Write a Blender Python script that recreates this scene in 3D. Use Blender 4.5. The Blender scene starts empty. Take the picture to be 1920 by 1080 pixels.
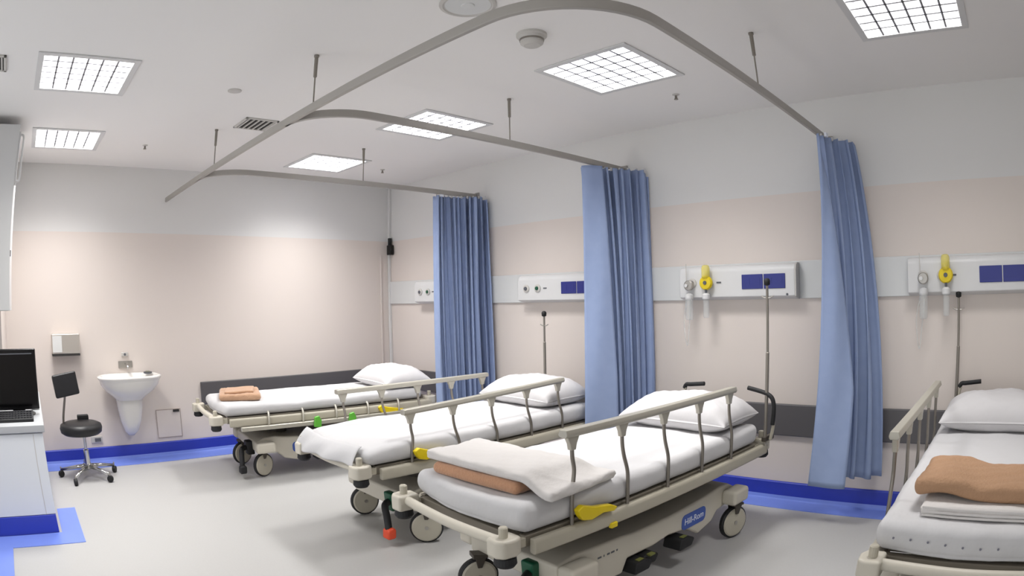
import bpy, math, random
from mathutils import Vector, Matrix
random.seed(7)
S = bpy.context.scene
COL = S.collection
PI = math.pi

# ------------------------------------------------------------------ camera
YAW, PITCH, ROLL, FPX, KD = 0.7908, 0.0133, -0.0206, 1188.6134, 0.0509
cd = bpy.data.cameras.new('camera'); cam = bpy.data.objects.new('camera', cd); COL.objects.link(cam)
S.camera = cam
f_ = Vector((math.sin(YAW)*math.cos(PITCH), math.cos(YAW)*math.cos(PITCH), math.sin(PITCH)))
r_ = Vector((math.cos(YAW), -math.sin(YAW), 0)); u_ = r_.cross(f_)
R_ = math.cos(ROLL)*r_ + math.sin(ROLL)*u_; U_ = -math.sin(ROLL)*r_ + math.cos(ROLL)*u_
M_ = Matrix((R_, U_, -f_)).transposed().to_4x4(); M_.translation = Vector((-4.0329, -5.9222, 1.4415))
cam.matrix_world = M_
cd.type = 'PANO'; cd.sensor_fit = 'HORIZONTAL'; cd.sensor_width = 36.0; cd.sensor_height = 20.25
cd.clip_start = .05
_c = cd.cycles if hasattr(cd, 'cycles') and hasattr(cd.cycles, 'panorama_type') else cd
_c.panorama_type = 'FISHEYE_LENS_POLYNOMIAL'
_c.fisheye_fov = PI
_s = 1920/36.0
_c.fisheye_polynomial_k0 = 0.0
_c.fisheye_polynomial_k1 = -_s/FPX
_c.fisheye_polynomial_k2 = 0.0
_c.fisheye_polynomial_k3 = -KD*_s**3/(FPX*1e6)
_c.fisheye_polynomial_k4 = 0.0

# ------------------------------------------------------------------ world, exposure
W = bpy.data.worlds.new('world'); S.world = W; W.use_nodes = True
W.node_tree.nodes['Background'].inputs[0].default_value = (.96, .98, 1, 1)
W.node_tree.nodes['Background'].inputs[1].default_value = 1.08
S.view_settings.view_transform = 'Standard'; S.view_settings.look = 'None'
S.view_settings.gamma = 1; S.view_settings.exposure = 0.29; S.view_settings.use_curve_mapping = False
LAMP_W = (31, 35, 34, 28, 30, 17)

# ------------------------------------------------------------------ materials
def lin(c):
    return tuple(((x/255)/12.92 if x/255 <= .04045 else ((x/255+.055)/1.055)**2.4) for x in c)
MATS = {}
def mat(name, rgb, rough=.5, metal=0., spec=.5, noise=0., nscale=20., bump=0., bscale=60., trans=0., emit=0., sheen=0.):
    if name in MATS: return MATS[name]
    m = bpy.data.materials.new(name); m.use_nodes = True; nt = m.node_tree; b = nt.nodes['Principled BSDF']
    c = lin(rgb)
    b.inputs['Base Color'].default_value = (*c, 1); b.inputs['Roughness'].default_value = rough
    b.inputs['Metallic'].default_value = metal; b.inputs['Specular IOR Level'].default_value = spec
    if trans: b.inputs['Transmission Weight'].default_value = trans
    if sheen: b.inputs['Sheen Weight'].default_value = sheen
    if emit:
        b.inputs['Emission Color'].default_value = (*c, 1); b.inputs['Emission Strength'].default_value = emit
    tc = nt.nodes.new('ShaderNodeTexCoord')
    if noise:
        n = nt.nodes.new('ShaderNodeTexNoise'); n.inputs['Scale'].default_value = nscale; n.inputs['Detail'].default_value = 3
        nt.links.new(tc.outputs['Object'], n.inputs['Vector'])
        mx = nt.nodes.new('ShaderNodeMix'); mx.data_type = 'RGBA'
        mx.inputs[6].default_value = (*[x*(1-noise) for x in c], 1); mx.inputs[7].default_value = (*[min(1, x*(1+noise)) for x in c], 1)
        nt.links.new(n.outputs[0], mx.inputs[0]); nt.links.new(mx.outputs[2], b.inputs['Base Color'])
    if bump:
        n = nt.nodes.new('ShaderNodeTexNoise'); n.inputs['Scale'].default_value = bscale; n.inputs['Detail'].default_value = 4
        nt.links.new(tc.outputs['Object'], n.inputs['Vector'])
        bp = nt.nodes.new('ShaderNodeBump'); bp.inputs['Strength'].default_value = bump; bp.inputs['Distance'].default_value = .01
        nt.links.new(n.outputs[0], bp.inputs['Height']); nt.links.new(bp.outputs[0], b.inputs['Normal'])
    MATS[name] = m
    return m
def wall_mat():
    m = bpy.data.materials.new('two_tone_wall_paint'); m.use_nodes = True; nt = m.node_tree; b = nt.nodes['Principled BSDF']
    b.inputs['Roughness'].default_value = .55; b.inputs['Specular IOR Level'].default_value = .25
    tc = nt.nodes.new('ShaderNodeTexCoord'); sp = nt.nodes.new('ShaderNodeSeparateXYZ'); nt.links.new(tc.outputs['Object'], sp.inputs[0])
    gt = nt.nodes.new('ShaderNodeMath'); gt.operation = 'GREATER_THAN'; gt.inputs[1].default_value = 2.084
    nt.links.new(sp.outputs[2], gt.inputs[0])
    n = nt.nodes.new('ShaderNodeTexNoise'); n.inputs['Scale'].default_value = 1.4; nt.links.new(tc.outputs['Object'], n.inputs['Vector'])
    a = nt.nodes.new('ShaderNodeMix'); a.data_type = 'RGBA'
    a.inputs[6].default_value = (*lin((222, 213, 205)), 1); a.inputs[7].default_value = (*lin((224, 214, 208)), 1)
    nt.links.new(n.outputs[0], a.inputs[0])
    mx = nt.nodes.new('ShaderNodeMix'); mx.data_type = 'RGBA'
    nt.links.new(gt.outputs[0], mx.inputs[0]); nt.links.new(a.outputs[2], mx.inputs[6]); mx.inputs[7].default_value = (*lin((222, 221, 219)), 1)
    nt.links.new(mx.outputs[2], b.inputs['Base Color'])
    return m
WALL = wall_mat()
WHITE_WALL = mat('white_wall_paint', (222, 221, 219), .6)
CEIL = mat('white_ceiling_paint', (240, 238, 236), .8, noise=.01, nscale=1.5)
FLOOR = mat('grey_speckled_vinyl', (174, 173, 171), .42, noise=.05, nscale=90)
BLUE = mat('blue_vinyl', (48, 64, 176), .38, noise=.06, nscale=8)
BLUE_L = mat('lit_blue_vinyl', (116, 138, 218), .35, noise=.06, nscale=8)  # skirting blue made lighter: light on the upward-facing strips is in the colour
GUARD = mat('dark_grey_wall_guard', (92, 90, 92), .5)
TRUNK = mat('pale_grey_trunking', (218, 219, 218), .45)
PLASTIC = mat('white_plastic', (214, 214, 214), .4)
BEIGE = mat('cream_moulded_plastic', (200, 194, 180), .45, noise=.02, nscale=12)
BEIGE2 = mat('cream_painted_metal', (184, 178, 162), .4)
DARKM = mat('dark_bronze_metal', (78, 72, 65), .45, metal=.4)
STEEL = mat('brushed_steel', (176, 172, 166), .35, metal=.75)
RAILM = mat('satin_aluminium', (186, 182, 170), .4, metal=.45)
POSTM = mat('grey_post_metal', (140, 134, 126), .38, metal=.6)
CHROME = mat('chrome', (200, 200, 198), .18, metal=1.)
BLACK = mat('black_rubber', (22, 22, 24), .6)
BLACKG = mat('black_gloss_plastic', (12, 12, 14), .25)
BLACKV = mat('black_vinyl_upholstery', (26, 26, 29), .45, bump=.1)
SHEET = mat('white_cotton_sheet', (200, 199, 200), .8, bump=.6, bscale=6)
PILLOW = mat('white_pillow_cotton', (204, 202, 203), .8, bump=.3, bscale=7)
WBLANK = mat('white_cellular_blanket', (210, 206, 203), .9, bump=.25, bscale=40, sheen=.2)
TAN = mat('tan_blanket_wool', (186, 140, 108), .95, bump=.4, bscale=90, noise=.08, nscale=25, sheen=.3)
TAN2 = mat('light_tan_blanket_wool', (186, 148, 118), .95, bump=.4, bscale=90, noise=.06, nscale=25, sheen=.3)
YEL = mat('yellow_plastic', (224, 198, 20), .35)
GREEN = mat('lime_green_plastic', (96, 178, 60), .4)
DGREEN = mat('dark_green_plastic', (18, 84, 58), .4)
ORANGE = mat('orange_red_plastic', (216, 74, 40), .4)
SOCK = mat('navy_blue_socket_plastic', (40, 48, 128), .35)
LOGOB = mat('royal_blue_badge', (52, 84, 168), .35)
LOGOW = mat('white_badge_print', (235, 240, 250), .5)
PRINTG = mat('grey_print', (90, 92, 98), .6)
TRACK = mat('grey_track_aluminium', (168, 164, 158), .45, metal=.3)
CERAM = mat('white_ceramic', (234, 232, 228), .15)
CLEAR = mat('clear_tubing', (222, 226, 226), .2); CLEAR.node_tree.nodes['Principled BSDF'].inputs['Alpha'].default_value = .28
YCLEAR = mat('yellow_tinted_acrylic', (238, 222, 90), .2); YCLEAR.node_tree.nodes['Principled BSDF'].inputs['Alpha'].default_value = .5
DESKW = mat('white_desk_laminate', (224, 227, 230), .45)
CABW = mat('grey_white_cabinet_laminate', (198, 198, 197), .5)
DESKT = mat('grey_worktop_edge', (178, 180, 182), .5)
HOLE = mat('dark_recess', (48, 46, 44), .8)
DOTP = mat('printed_grey_motif', (120, 120, 132), .8)
DET = mat('grey_white_fitting_plastic', (198, 195, 190), .5)

def curtain_mat():
    m = bpy.data.materials.new('blue_curtain_cloth'); m.use_nodes = True; nt = m.node_tree; b = nt.nodes['Principled BSDF']
    b.inputs['Roughness'].default_value = .85; b.inputs['Specular IOR Level'].default_value = .15
    tc = nt.nodes.new('ShaderNodeTexCoord'); n = nt.nodes.new('ShaderNodeTexNoise'); n.inputs['Scale'].default_value = 14; n.inputs['Detail'].default_value = 5
    nt.links.new(tc.outputs['Object'], n.inputs['Vector'])
    mx = nt.nodes.new('ShaderNodeMix'); mx.data_type = 'RGBA'
    mx.inputs[6].default_value = (*lin((146, 163, 200)), 1); mx.inputs[7].default_value = (*lin((160, 176, 210)), 1)
    nt.links.new(n.outputs[0], mx.inputs[0]); nt.links.new(mx.outputs[2], b.inputs['Base Color'])
    tr = nt.nodes.new('ShaderNodeBsdfTranslucent'); nt.links.new(mx.outputs[2], tr.inputs[0])
    ms = nt.nodes.new('ShaderNodeMixShader'); ms.inputs[0].default_value = .06
    nt.links.new(b.outputs[0], ms.inputs[1]); nt.links.new(tr.outputs[0], ms.inputs[2])
    nt.links.new(ms.outputs[0], nt.nodes['Material Output'].inputs[0])
    return m
CURT = curtain_mat()

# ------------------------------------------------------------------ helpers
def tag(o, label=None, cat=None, group=None, kind=None):
    if label: o['label'] = label
    if cat: o['category'] = cat
    if group: o['group'] = group
    if kind: o['kind'] = kind
    return o
def thing(name, loc, label, cat, group=None, rz=0):
    o = bpy.data.objects.new(name, None); COL.objects.link(o); o.location = loc; o.rotation_euler = (0, 0, rz)
    o.empty_display_size = .1
    return tag(o, label, cat, group)

class MB:
    def __init__(s): s.v = []; s.f = []
    def add(s, vs, fs):
        n = len(s.v); s.v += [tuple(v) for v in vs]; s.f += [tuple(i+n for i in f) for f in fs]; return s
    def box(s, x0, x1, y0, y1, z0, z1, mtx=None):
        vs = [(x, y, z) for x in (x0, x1) for y in (y0, y1) for z in (z0, z1)]
        if mtx: vs = [tuple(mtx @ Vector(v)) for v in vs]
        return s.add(vs, [(0, 1, 3, 2), (4, 6, 7, 5), (0, 4, 5, 1), (2, 3, 7, 6), (0, 2, 6, 4), (1, 5, 7, 3)])
    def prism(s, pts, a0, a1, plane='xz'):
        # polygon pts in plane, extruded along the remaining axis
        def P(p, a):
            if plane == 'xz': return (p[0], a, p[1])
            if plane == 'xy': return (p[0], p[1], a)
            return (a, p[0], p[1])
        n = len(pts); vs = [P(p, a0) for p in pts]+[P(p, a1) for p in pts]
        fs = [tuple(range(n)), tuple(reversed(range(n, 2*n)))]+[(i, i+n, (i+1) % n+n, (i+1) % n) for i in range(n)]
        return s.add(vs, fs)
    def tube(s, pts, r, n=10, rz=None, cap=True):
        # round (or elliptical / variable radius) sweep
        pts = [Vector(p) for p in pts]; m = len(pts); rs = r if isinstance(r, (list, tuple)) else [r]*m
        vs = []; up = Vector((0, 0, 1)); pn = None
        for i, p in enumerate(pts):
            t = (pts[min(i+1, m-1)]-pts[max(i-1, 0)]).normalized()
            if pn is None:
                a = up if abs(t.dot(up)) < .95 else Vector((0, 1, 0)); pn = (a - a.dot(t)*t).normalized()
            else:
                pn = (pn - pn.dot(t)*t)
                pn = pn.normalized() if pn.length > 1e-6 else Vector((1, 0, 0))
            bn = t.cross(pn); k = rz if rz else 1
            for j in range(n):
                an = 2*PI*j/n; vs.append(p + rs[i]*(k*math.cos(an)*pn + math.sin(an)*bn))
        fs = [(i*n+j, i*n+(j+1) % n, (i+1)*n+(j+1) % n, (i+1)*n+j) for i in range(m-1) for j in range(n)]
        if cap: fs += [tuple(reversed(range(n))), tuple(range((m-1)*n, m*n))]
        return s.add(vs, fs)
    def rect_sweep(s, pts, w, h):
        # flat path in xy, rectangular section w wide, h tall
        m = len(pts); vs = []
        for i, p in enumerate(pts):
            a = Vector(pts[max(i-1, 0)]); b = Vector(pts[min(i+1, m-1)]); t = (b-a); t.z = 0; t.normalize(); n = Vector((-t.y, t.x, 0))
            for sx, sz in ((-1, -1), (1, -1), (1, 1), (-1, 1)): vs.append(Vector(p)+n*sx*w/2+Vector((0, 0, sz*h/2)))
        fs = [(i*4+j, i*4+(j+1) % 4, (i+1)*4+(j+1) % 4, (i+1)*4+j) for i in range(m-1) for j in range(4)]+[(3, 2, 1, 0), tuple((m-1)*4+j for j in range(4))]
        return s.add(vs, fs)
    def lathe(s, prof, c=(0, 0, 0), n=28, axis='z', sy=1.0):
        vs = []; m = len(prof)
        for r, h in prof:
            for j in range(n):
                a = 2*PI*j/n; x, y = r*math.cos(a), r*math.sin(a)*sy
                q = {'z': (x, y, h), 'y': (x, h, y), 'x': (h, x, y)}[axis]
                vs.append((c[0]+q[0], c[1]+q[1], c[2]+q[2]))
        fs = [(i*n+j, i*n+(j+1) % n, (i+1)*n+(j+1) % n, (i+1)*n+j) for i in range(m-1) for j in range(n)]
        fs += [tuple(reversed(range(n))), tuple(range((m-1)*n, m*n))]
        return s.add(vs, fs)
    def grid(s, fn, nu, nv, closed=False):
        vs = [fn(i/(nu-1), j/(nv-1)) for i in range(nu) for j in range(nv)]
        return s.add(vs, [(i*nv+j, (i+1)*nv+j, (i+1)*nv+j+1, i*nv+j+1) for i in range(nu-1) for j in range(nv-1)])
    def rbox(s, x0, x1, y0, y1, z0, z1, r, nx=30, ny=20, nz=5, disp=None):
        # box with edges rounded to radius r, made of six gridded faces; disp(x,y,z) shifts each point
        c = Vector(((x0+x1)/2, (y0+y1)/2, (z0+z1)/2)); h = Vector(((x1-x0)/2, (y1-y0)/2, (z1-z0)/2)); inn = Vector([max(1e-4, k-r) for k in h])
        def pt(a, b, d):
            q = Vector((a*h.x, b*h.y, d*h.z)); k = Vector([max(-inn[i], min(inn[i], q[i])) for i in range(3)]); w = q-k
            if w.length > 1e-7: q = k+w.normalized()*min(r, r)
            q = q+c
            return tuple(disp(q)) if disp else tuple(q)
        def den(n, hh):
            # parameter values with extra rows inside the rounded rim
            e = [-1+(r/hh)*(1-math.cos(PI/2*k/5)) for k in range(5)]; m_ = [-1+r/hh+(2-2*r/hh)*k/n for k in range(n+1)]
            return e+m_+[-v for v in reversed(e)]
        X, Y, Z = den(nx, h.x), den(ny, h.y), den(nz, h.z)
        for A, B, f in ((X, Y, lambda a, b: pt(a, b, 1)), (X, Y, lambda a, b: pt(a, b, -1)), (X, Z, lambda a, b: pt(a, 1, b)), (X, Z, lambda a, b: pt(a, -1, b)), (Y, Z, lambda a, b: pt(1, a, b)), (Y, Z, lambda a, b: pt(-1, a, b))):
            nb = len(B); s.add([f(a, b) for a in A for b in B], [(i*nb+j, (i+1)*nb+j, (i+1)*nb+j+1, i*nb+j+1) for i in range(len(A)-1) for j in range(nb-1)])
        return s
    def weld(s, tol=5):
        idx = {}; mp = []; nv = []
        for v in s.v:
            k = tuple(round(c*10**tol) for c in v)
            if k not in idx: idx[k] = len(nv); nv.append(v)
            mp.append(idx[k])
        fs = []
        for f in s.f:
            g = []
            for i in f:
                if not g or g[-1] != mp[i]: g.append(mp[i])
            if len(g) > 1 and g[0] == g[-1]: g.pop()
            if len(set(g)) >= 3: fs.append(tuple(g))
        s.v, s.f = nv, fs; return s
    def build(s, name, m, parent=None, bevel=0, smooth=False, sub=0, solid=0, seg=2, loc=None):
        me = bpy.data.meshes.new(name); vs = s.v
        if loc: vs = [(v[0]-loc[0], v[1]-loc[1], v[2]-loc[2]) for v in vs]
        me.from_pydata(vs, [], s.f); me.validate()
        import bmesh
        bm = bmesh.new(); bm.from_mesh(me); bmesh.ops.recalc_face_normals(bm, faces=bm.faces); bm.to_mesh(me); bm.free()
        me.materials.append(m)
        o = bpy.data.objects.new(name, me); COL.objects.link(o)
        if parent: o.parent = parent
        if loc: o.location = loc
        if solid:
            md = o.modifiers.new('solid', 'SOLIDIFY'); md.thickness = solid; md.offset = 0
        if bevel:
            md = o.modifiers.new('bevel', 'BEVEL'); md.width = bevel; md.segments = seg; md.limit_method = 'ANGLE'; md.angle_limit = math.radians(40)
        if sub:
            md = o.modifiers.new('sub', 'SUBSURF'); md.levels = sub; md.render_levels = sub
        if smooth or bevel:
            for p in me.polygons: p.use_smooth = True
            if bevel and not smooth: 
                md = o.modifiers.new('wn', 'WEIGHTED_NORMAL'); md.keep_sharp = True
        return o
def struct(o): o['kind'] = 'structure'; return o
def arc(c, r, a0, a1, n=10, z=0):
    return [(c[0]+r*math.cos(a0+(a1-a0)*i/n), c[1]+r*math.sin(a0+(a1-a0)*i/n), z) for i in range(n+1)]
def bez(p, n=12):
    # Catmull-Rom through points
    P = [Vector(q) for q in p]; out = []
    for i in range(len(P)-1):
        a, b, c, d = P[max(i-1, 0)], P[i], P[i+1], P[min(i+2, len(P)-1)]
        for k in range(n):
            t = k/n; out.append(.5*((2*b)+(c-a)*t+(2*a-5*b+4*c-d)*t*t+(-a+3*b-3*c+d)*t**3))
    out.append(P[-1]); return out
def wob(x, y, z=0, s=1.):
    return (math.sin(x*3.1*s+y*1.7*s+1.3)+math.sin(y*4.3*s-x*2.2*s+z)+.6*math.sin(x*9.1*s+y*6.3*s+2*z)+.4*math.sin(x*17*s-y*13*s+z))/3.

# ------------------------------------------------------------------ room
H = 2.7
LIGHTS = [(-3.8149, -2.4197), (-3.7949, -.9208), (-1.2871, -.8343), (-1.2354, -3.9776), (-1.2422, -2.3903), (-1.2293, -5.7047)]
LW = .272          # half width of the louvre opening
X0, X1, Y0, Y1 = -6.6, 0.0, -8.6, 0.0
struct(MB().box(X0, X1+.12, Y0, Y1+.12, -.08, 0).build('floor', FLOOR))
xs = sorted({X0, X1+.12}|{round(l[0]+s*LW, 4) for l in LIGHTS for s in (-1, 1)}); ys = sorted({Y0, Y1+.12}|{round(l[1]+s*LW, 4) for l in LIGHTS for s in (-1, 1)})
mb = MB()
for i in range(len(xs)-1):
    for j in range(len(ys)-1):
        cx, cy = (xs[i]+xs[i+1])/2, (ys[j]+ys[j+1])/2
        if any(abs(cx-l[0]) < LW and abs(cy-l[1]) < LW for l in LIGHTS): continue
        mb.add([(xs[i], ys[j], H), (xs[i+1], ys[j], H), (xs[i+1], ys[j+1], H), (xs[i], ys[j+1], H)], [(0, 3, 2, 1)])
struct(mb.build('ceiling', CEIL))
struct(MB().box(0, .12, Y0, .12, 0, H).build('wall_right', WALL))
struct(MB().box(-4.9, 0, 0, .12, 0, H).build('wall_back', WALL))
struct(MB().box(X0, .12, Y0-.12, Y0, 0, H).build('wall_front_unseen', WALL))  # unseen wall, added to hold world light off the near right side
struct(MB().box(-4.9, -4.3, -1.0, 0, 0, H).build('wall_left', WALL))
def skirting(name, pts_fn):
    return struct(pts_fn.build(name, BLUE, bevel=.006))
skirting('baseboard_right', MB().prism([(0, 0), (-.018, 0), (-.018, .125), (-.006, .132), (0, .132)], Y0, -.0, 'xz'))
skirting('baseboard_back', MB().prism([(0, 0), (-.018, 0), (-.018, .125), (-.006, .132), (0, .132)], -4.3, -.018, 'yz'))
# flat blue vinyl strips welded into the floor along walls and desk, with a cove fillet at the wall
def cove(p):  # profile distance from wall, height
    return [(p[0]-.2, 0), (p[0]-.2, .003), (p[0]-.035, .004), (p[0]-.024, .012), (p[0]-.017, .03), (p[0], .03), (p[0], 0)]
struct(MB().prism([(-.2, 0), (-.2, .004), (-.04, .005), (-.027, .012), (-.0185, .032), (-.0185, 0)], Y0, -.018, 'xz').build('trim_1', BLUE_L))
struct(MB().prism([(-.26, 0), (-.26, .004), (-.04, .005), (-.027, .012), (-.0185, .032), (-.0185, 0)], -4.3, -.2, 'yz').build('trim_2', BLUE_L))
struct(MB().prism([(-3.85, -1.36), (-3.85, -2.085), (-4.378, -2.085), (-4.378, -3.6), (-4.56, -3.6), (-4.56, -1.87), (-4.0, -1.87), (-4.0, -1.36)], 0, .004, 'xy').build('trim_3', BLUE_L))
# dark wall guards
struct(MB().box(-.028, 0, Y0, -.0, .462, .68).build('trim_4', GUARD, bevel=.008))
struct(MB().box(-2.305, -.03, -.028, 0, .462, .68).build('trim_5', GUARD, bevel=.008))
# pale service trunking along the bed-head wall
struct(MB().box(-.02, 0, Y0, -.0, 1.385, 1.632).build('trim_6', TRUNK, bevel=.004))
# slim conduit in the room corner, a second one on the back wall
struct(MB().box(-.03, -.002, -.03, -.002, .68, 2.69).build('trim_7', WHITE_WALL, bevel=.004))
struct(MB().box(-.135, -.115, -.014, 0, .68, 1.93).build('trim_8', WALL, bevel=.003))

# ------------------------------------------------------------------ ceiling lights
LBL = ['bigger-looking louvred ceiling light at the upper left, above the desk side',
       'small louvred ceiling light at far left above the hand basin wall',
       'louvred ceiling light nearest the far room corner, beyond the farthest curtain branch',
       'large diamond-looking louvred ceiling light right of the smoke detector',
       'louvred ceiling light half hidden behind the middle curtain branch',
       'louvred ceiling light cut off by the top edge at upper right']
for (lx, ly), lb, lw in zip(LIGHTS, LBL, LAMP_W):
    t = thing('ceiling_light', (lx, ly, H), lb, 'ceiling light', 'recessed louvred ceiling lights')
    a, o = LW, .31
    m = MB()
    for q in ((-o, -a, -o, o), (a, o, -o, o), (-a, a, -o, -a), (-a, a, a, o)): m.box(q[0], q[1], q[2], q[3], -.008, -.0005)
    m.build('frame', PLASTIC, t, bevel=.002)
    m = MB()
    for q in ((-a-.01, -a, -a-.01, a+.01), (a, a+.01, -a-.01, a+.01), (-a, a, -a-.01, -a), (-a, a, a, a+.01)): m.box(q[0], q[1], q[2], q[3], 0, .1)
    m.box(-a-.01, a+.01, -a-.01, a+.01, .1, .11); m.build('housing', PLASTIC, t)
    m = MB(); N = 6
    for k in range(1, N):
        p = -a+2*a*k/N
        m.add([(p-.006, -a, .0), (p+.006, -a, .0), (p+.0015, -a, .034), (p-.0015, -a, .034), (p-.006, a, .0), (p+.006, a, .0), (p+.0015, a, .034), (p-.0015, a, .034)],
              [(0, 1, 2, 3), (7, 6, 5, 4), (0, 4, 5, 1), (1, 5, 6, 2), (2, 6, 7, 3), (3, 7, 4, 0)])
        m.add([(-a, p-.006, .0), (-a, p+.006, .0), (-a, p+.0015, .034), (-a, p-.0015, .034), (a, p-.006, .0), (a, p+.006, .0), (a, p+.0015, .034), (a, p-.0015, .034)],
              [(0, 1, 2, 3), (7, 6, 5, 4), (0, 4, 5, 1), (1, 5, 6, 2), (2, 6, 7, 3), (3, 7, 4, 0)])
    m.build('louvre', mat('grey_metal_louvre', (136, 136, 142), .4), t)
    ld = bpy.data.lights.new('lamp', 'AREA'); ld.shape = 'SQUARE'; ld.size = 2*a-.02; ld.energy = lw; ld.spread = math.radians(128); ld.color = (1, .985, .97)
    lo = bpy.data.objects.new('lamp', ld); COL.objects.link(lo); lo.parent = t; lo.location = (0, 0, .085)

# ------------------------------------------------------------------ curtain track
TZ = 2.40; BR = (-1.5, -3.2, -4.88); TX = -2.65
t = thing('curtain_track', (TX, -3, TZ), 'grey curved curtain track with side branches hanging from the ceiling', 'curtain track')
def tp(pts): return [(p[0]-TX, p[1]+3, p[2]-TZ) for p in pts]
R0 = .42
main = [(TX, y, TZ) for y in (.0+-.02, -1, -2, -3, -4, BR[2]+R0)]
main += arc((TX+R0, BR[2]+R0), R0, PI, 1.5*PI, 14, TZ)[1:]+[(x, BR[2], TZ) for x in (-1.8, -1.2, -.7, -.03)]
MB().rect_sweep(tp(main), .022, .042).build('main_track', TRACK, t, bevel=.004)
for k, by in enumerate(BR[:2]):
    rb = .34
    p = arc((TX+rb, by+rb), rb, PI, 1.5*PI, 12, TZ)[0:]+[(x, by, TZ) for x in (-1.8, -1.2, -.7, -.03)]
    MB().rect_sweep(tp(p), .022, .042).build('branch_track', TRACK, t, bevel=.004)
def hanger(x, y):
    h = MB().lathe([(.004, 0), (.004, .17), (.0095, .175), (.0105, .285), (.014, .288), (.014, .298)], tp([(x, y, TZ+.001)])[0], 12)
    h.build('hanger', POSTM, t, smooth=False)
for x, y in ((-2.635, -3.16), (-2.635, -1.535), (-1.29, -1.5), (-1.272, -3.2), (-1.285, -4.88)): hanger(x, y)
for y in BR: MB().box(-.02, 0, y-.025, y+.025, TZ-.035, TZ+.035).build('wall_bracket', TRACK, t, bevel=.004, loc=None).location = (-TX, 3, -TZ)

# ------------------------------------------------------------------ curtains
def curtain(label, top, bot, zt, zb, n, at, ab, flap=None, phase=0., skew=.0):
    cx, cy = top[0][0], top[0][1]
    t = thing('privacy_curtain', (cx, cy, TZ), label, 'curtain', 'blue privacy curtains')
    def lerp(P, s):
        s = s*(len(P)-1); i = min(int(s), len(P)-2); k = s-i
        return Vector((P[i][0]*(1-k)+P[i+1][0]*k, P[i][1]*(1-k)+P[i+1][1]*k))
    def fn(u, v):
        # u along the cloth, v down
        zz = v
        uu = u + .018*math.sin(u*9+v*2.2)
        e = min(u*n*2, 1.)   # leading edge lies flat
        a, b = lerp(top, u), lerp(bot, u)
        k = v**.9
        p = a*(1-k)+b*k
        T = (Vector(top[-1][:2])-Vector(top[0][:2])).normalized(); N = Vector((-T.y, T.x))
        amp = (at*(1-k)+ab*k)*(.75+.35*math.sin(7*u+2.1+phase))*(.6+.4*e)
        ph = 2*PI*n*uu+phase
        off = math.sin(ph+.5*math.sin(ph*.37+2*v))*1.05+.22*math.sin(2.3*ph+3*v+1.)
        p = p+N*amp*off + T*amp*.28*math.sin(2*ph+.7)*(1-.3*v)
        z = zt+(zb-zt)*v - (.05*max(0, u-.9)/.1*(1-v)) + .015*math.sin(5*u+1)*v
        return (p.x-cx, p.y-cy, z-TZ)
    MB().grid(fn, n*20+1, 46).build('cloth', CURT, t, smooth=True, solid=.003)
    if flap:
        def ff(u, v):
            L0, L1, B0, B1, w0, pw = flap
            k = v; a = Vector(L0)*(1-k)+Vector(B0)*k; b = Vector(L1)*(1-k)+Vector(B1)*k
            w = w0+(1-w0)*min(1, (v/.72))**pw
            p = a+(b-a)*u*w
            N = Vector((-(b-a).y, (b-a).x)).normalized()
            p = p-N*(.018*math.sin(PI*u)+.006*math.sin(6*u+9*v))
            return (p.x-cx, p.y-cy, zt+(zb-.02-zt)*v-TZ)
        MB().grid(ff, 14, 60).build('turned_edge', CURT, t, smooth=True, solid=.003)
    for k in range(max(3, n)):
        p = lerp(top, (k+.5)/max(3, n)); MB().box(p.x-cx-.006, p.x-cx+.006, p.y-cy-.006, p.y-cy+.006, zt-TZ-.01, -.02).build('glider', PLASTIC, t)
    p = lerp(top, .12); MB().box(-.02, .02, -.008, .008, -.012, .012).build('end_stop', LOGOW, t).location = (p.x-cx, p.y-cy-.03, -.03)
    return t
curtain('gathered blue curtain on the farthest branch, behind the second bed', [(-.50, -1.46), (-.28, -1.5), (-.02, -1.66)], [(-.53, -1.50), (-.27, -1.55), (-.04, -1.72)], 2.365, .3, 11, .06, .065, phase=.4)
curtain('gathered blue curtain on the middle branch, behind the pillow of the second bed', [(-.48, -3.14), (-.25, -3.24), (-.025, -3.43)], [(-.50, -3.27), (-.26, -3.33), (-.04, -3.46)], 2.365, .3, 9, .06, .06, phase=2.2,
        flap=((-.52, -3.17), (-.38, -3.30), (-.62, -3.23), (-.44, -3.40), .8, 1.))
curtain('blue curtain on the nearest branch, its edge folded over, between the two right beds', [(-.36, -4.90), (-.2, -4.95), (-.035, -5.07)], [(-.26, -4.90), (-.2, -5.03), (-.07, -5.25)], 2.365, .27, 5, .04, .06, phase=1.2,
        flap=((-.40, -4.90), (-.19, -5.06), (-.40, -4.82), (-.40, -5.07), .02, .95))

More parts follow.
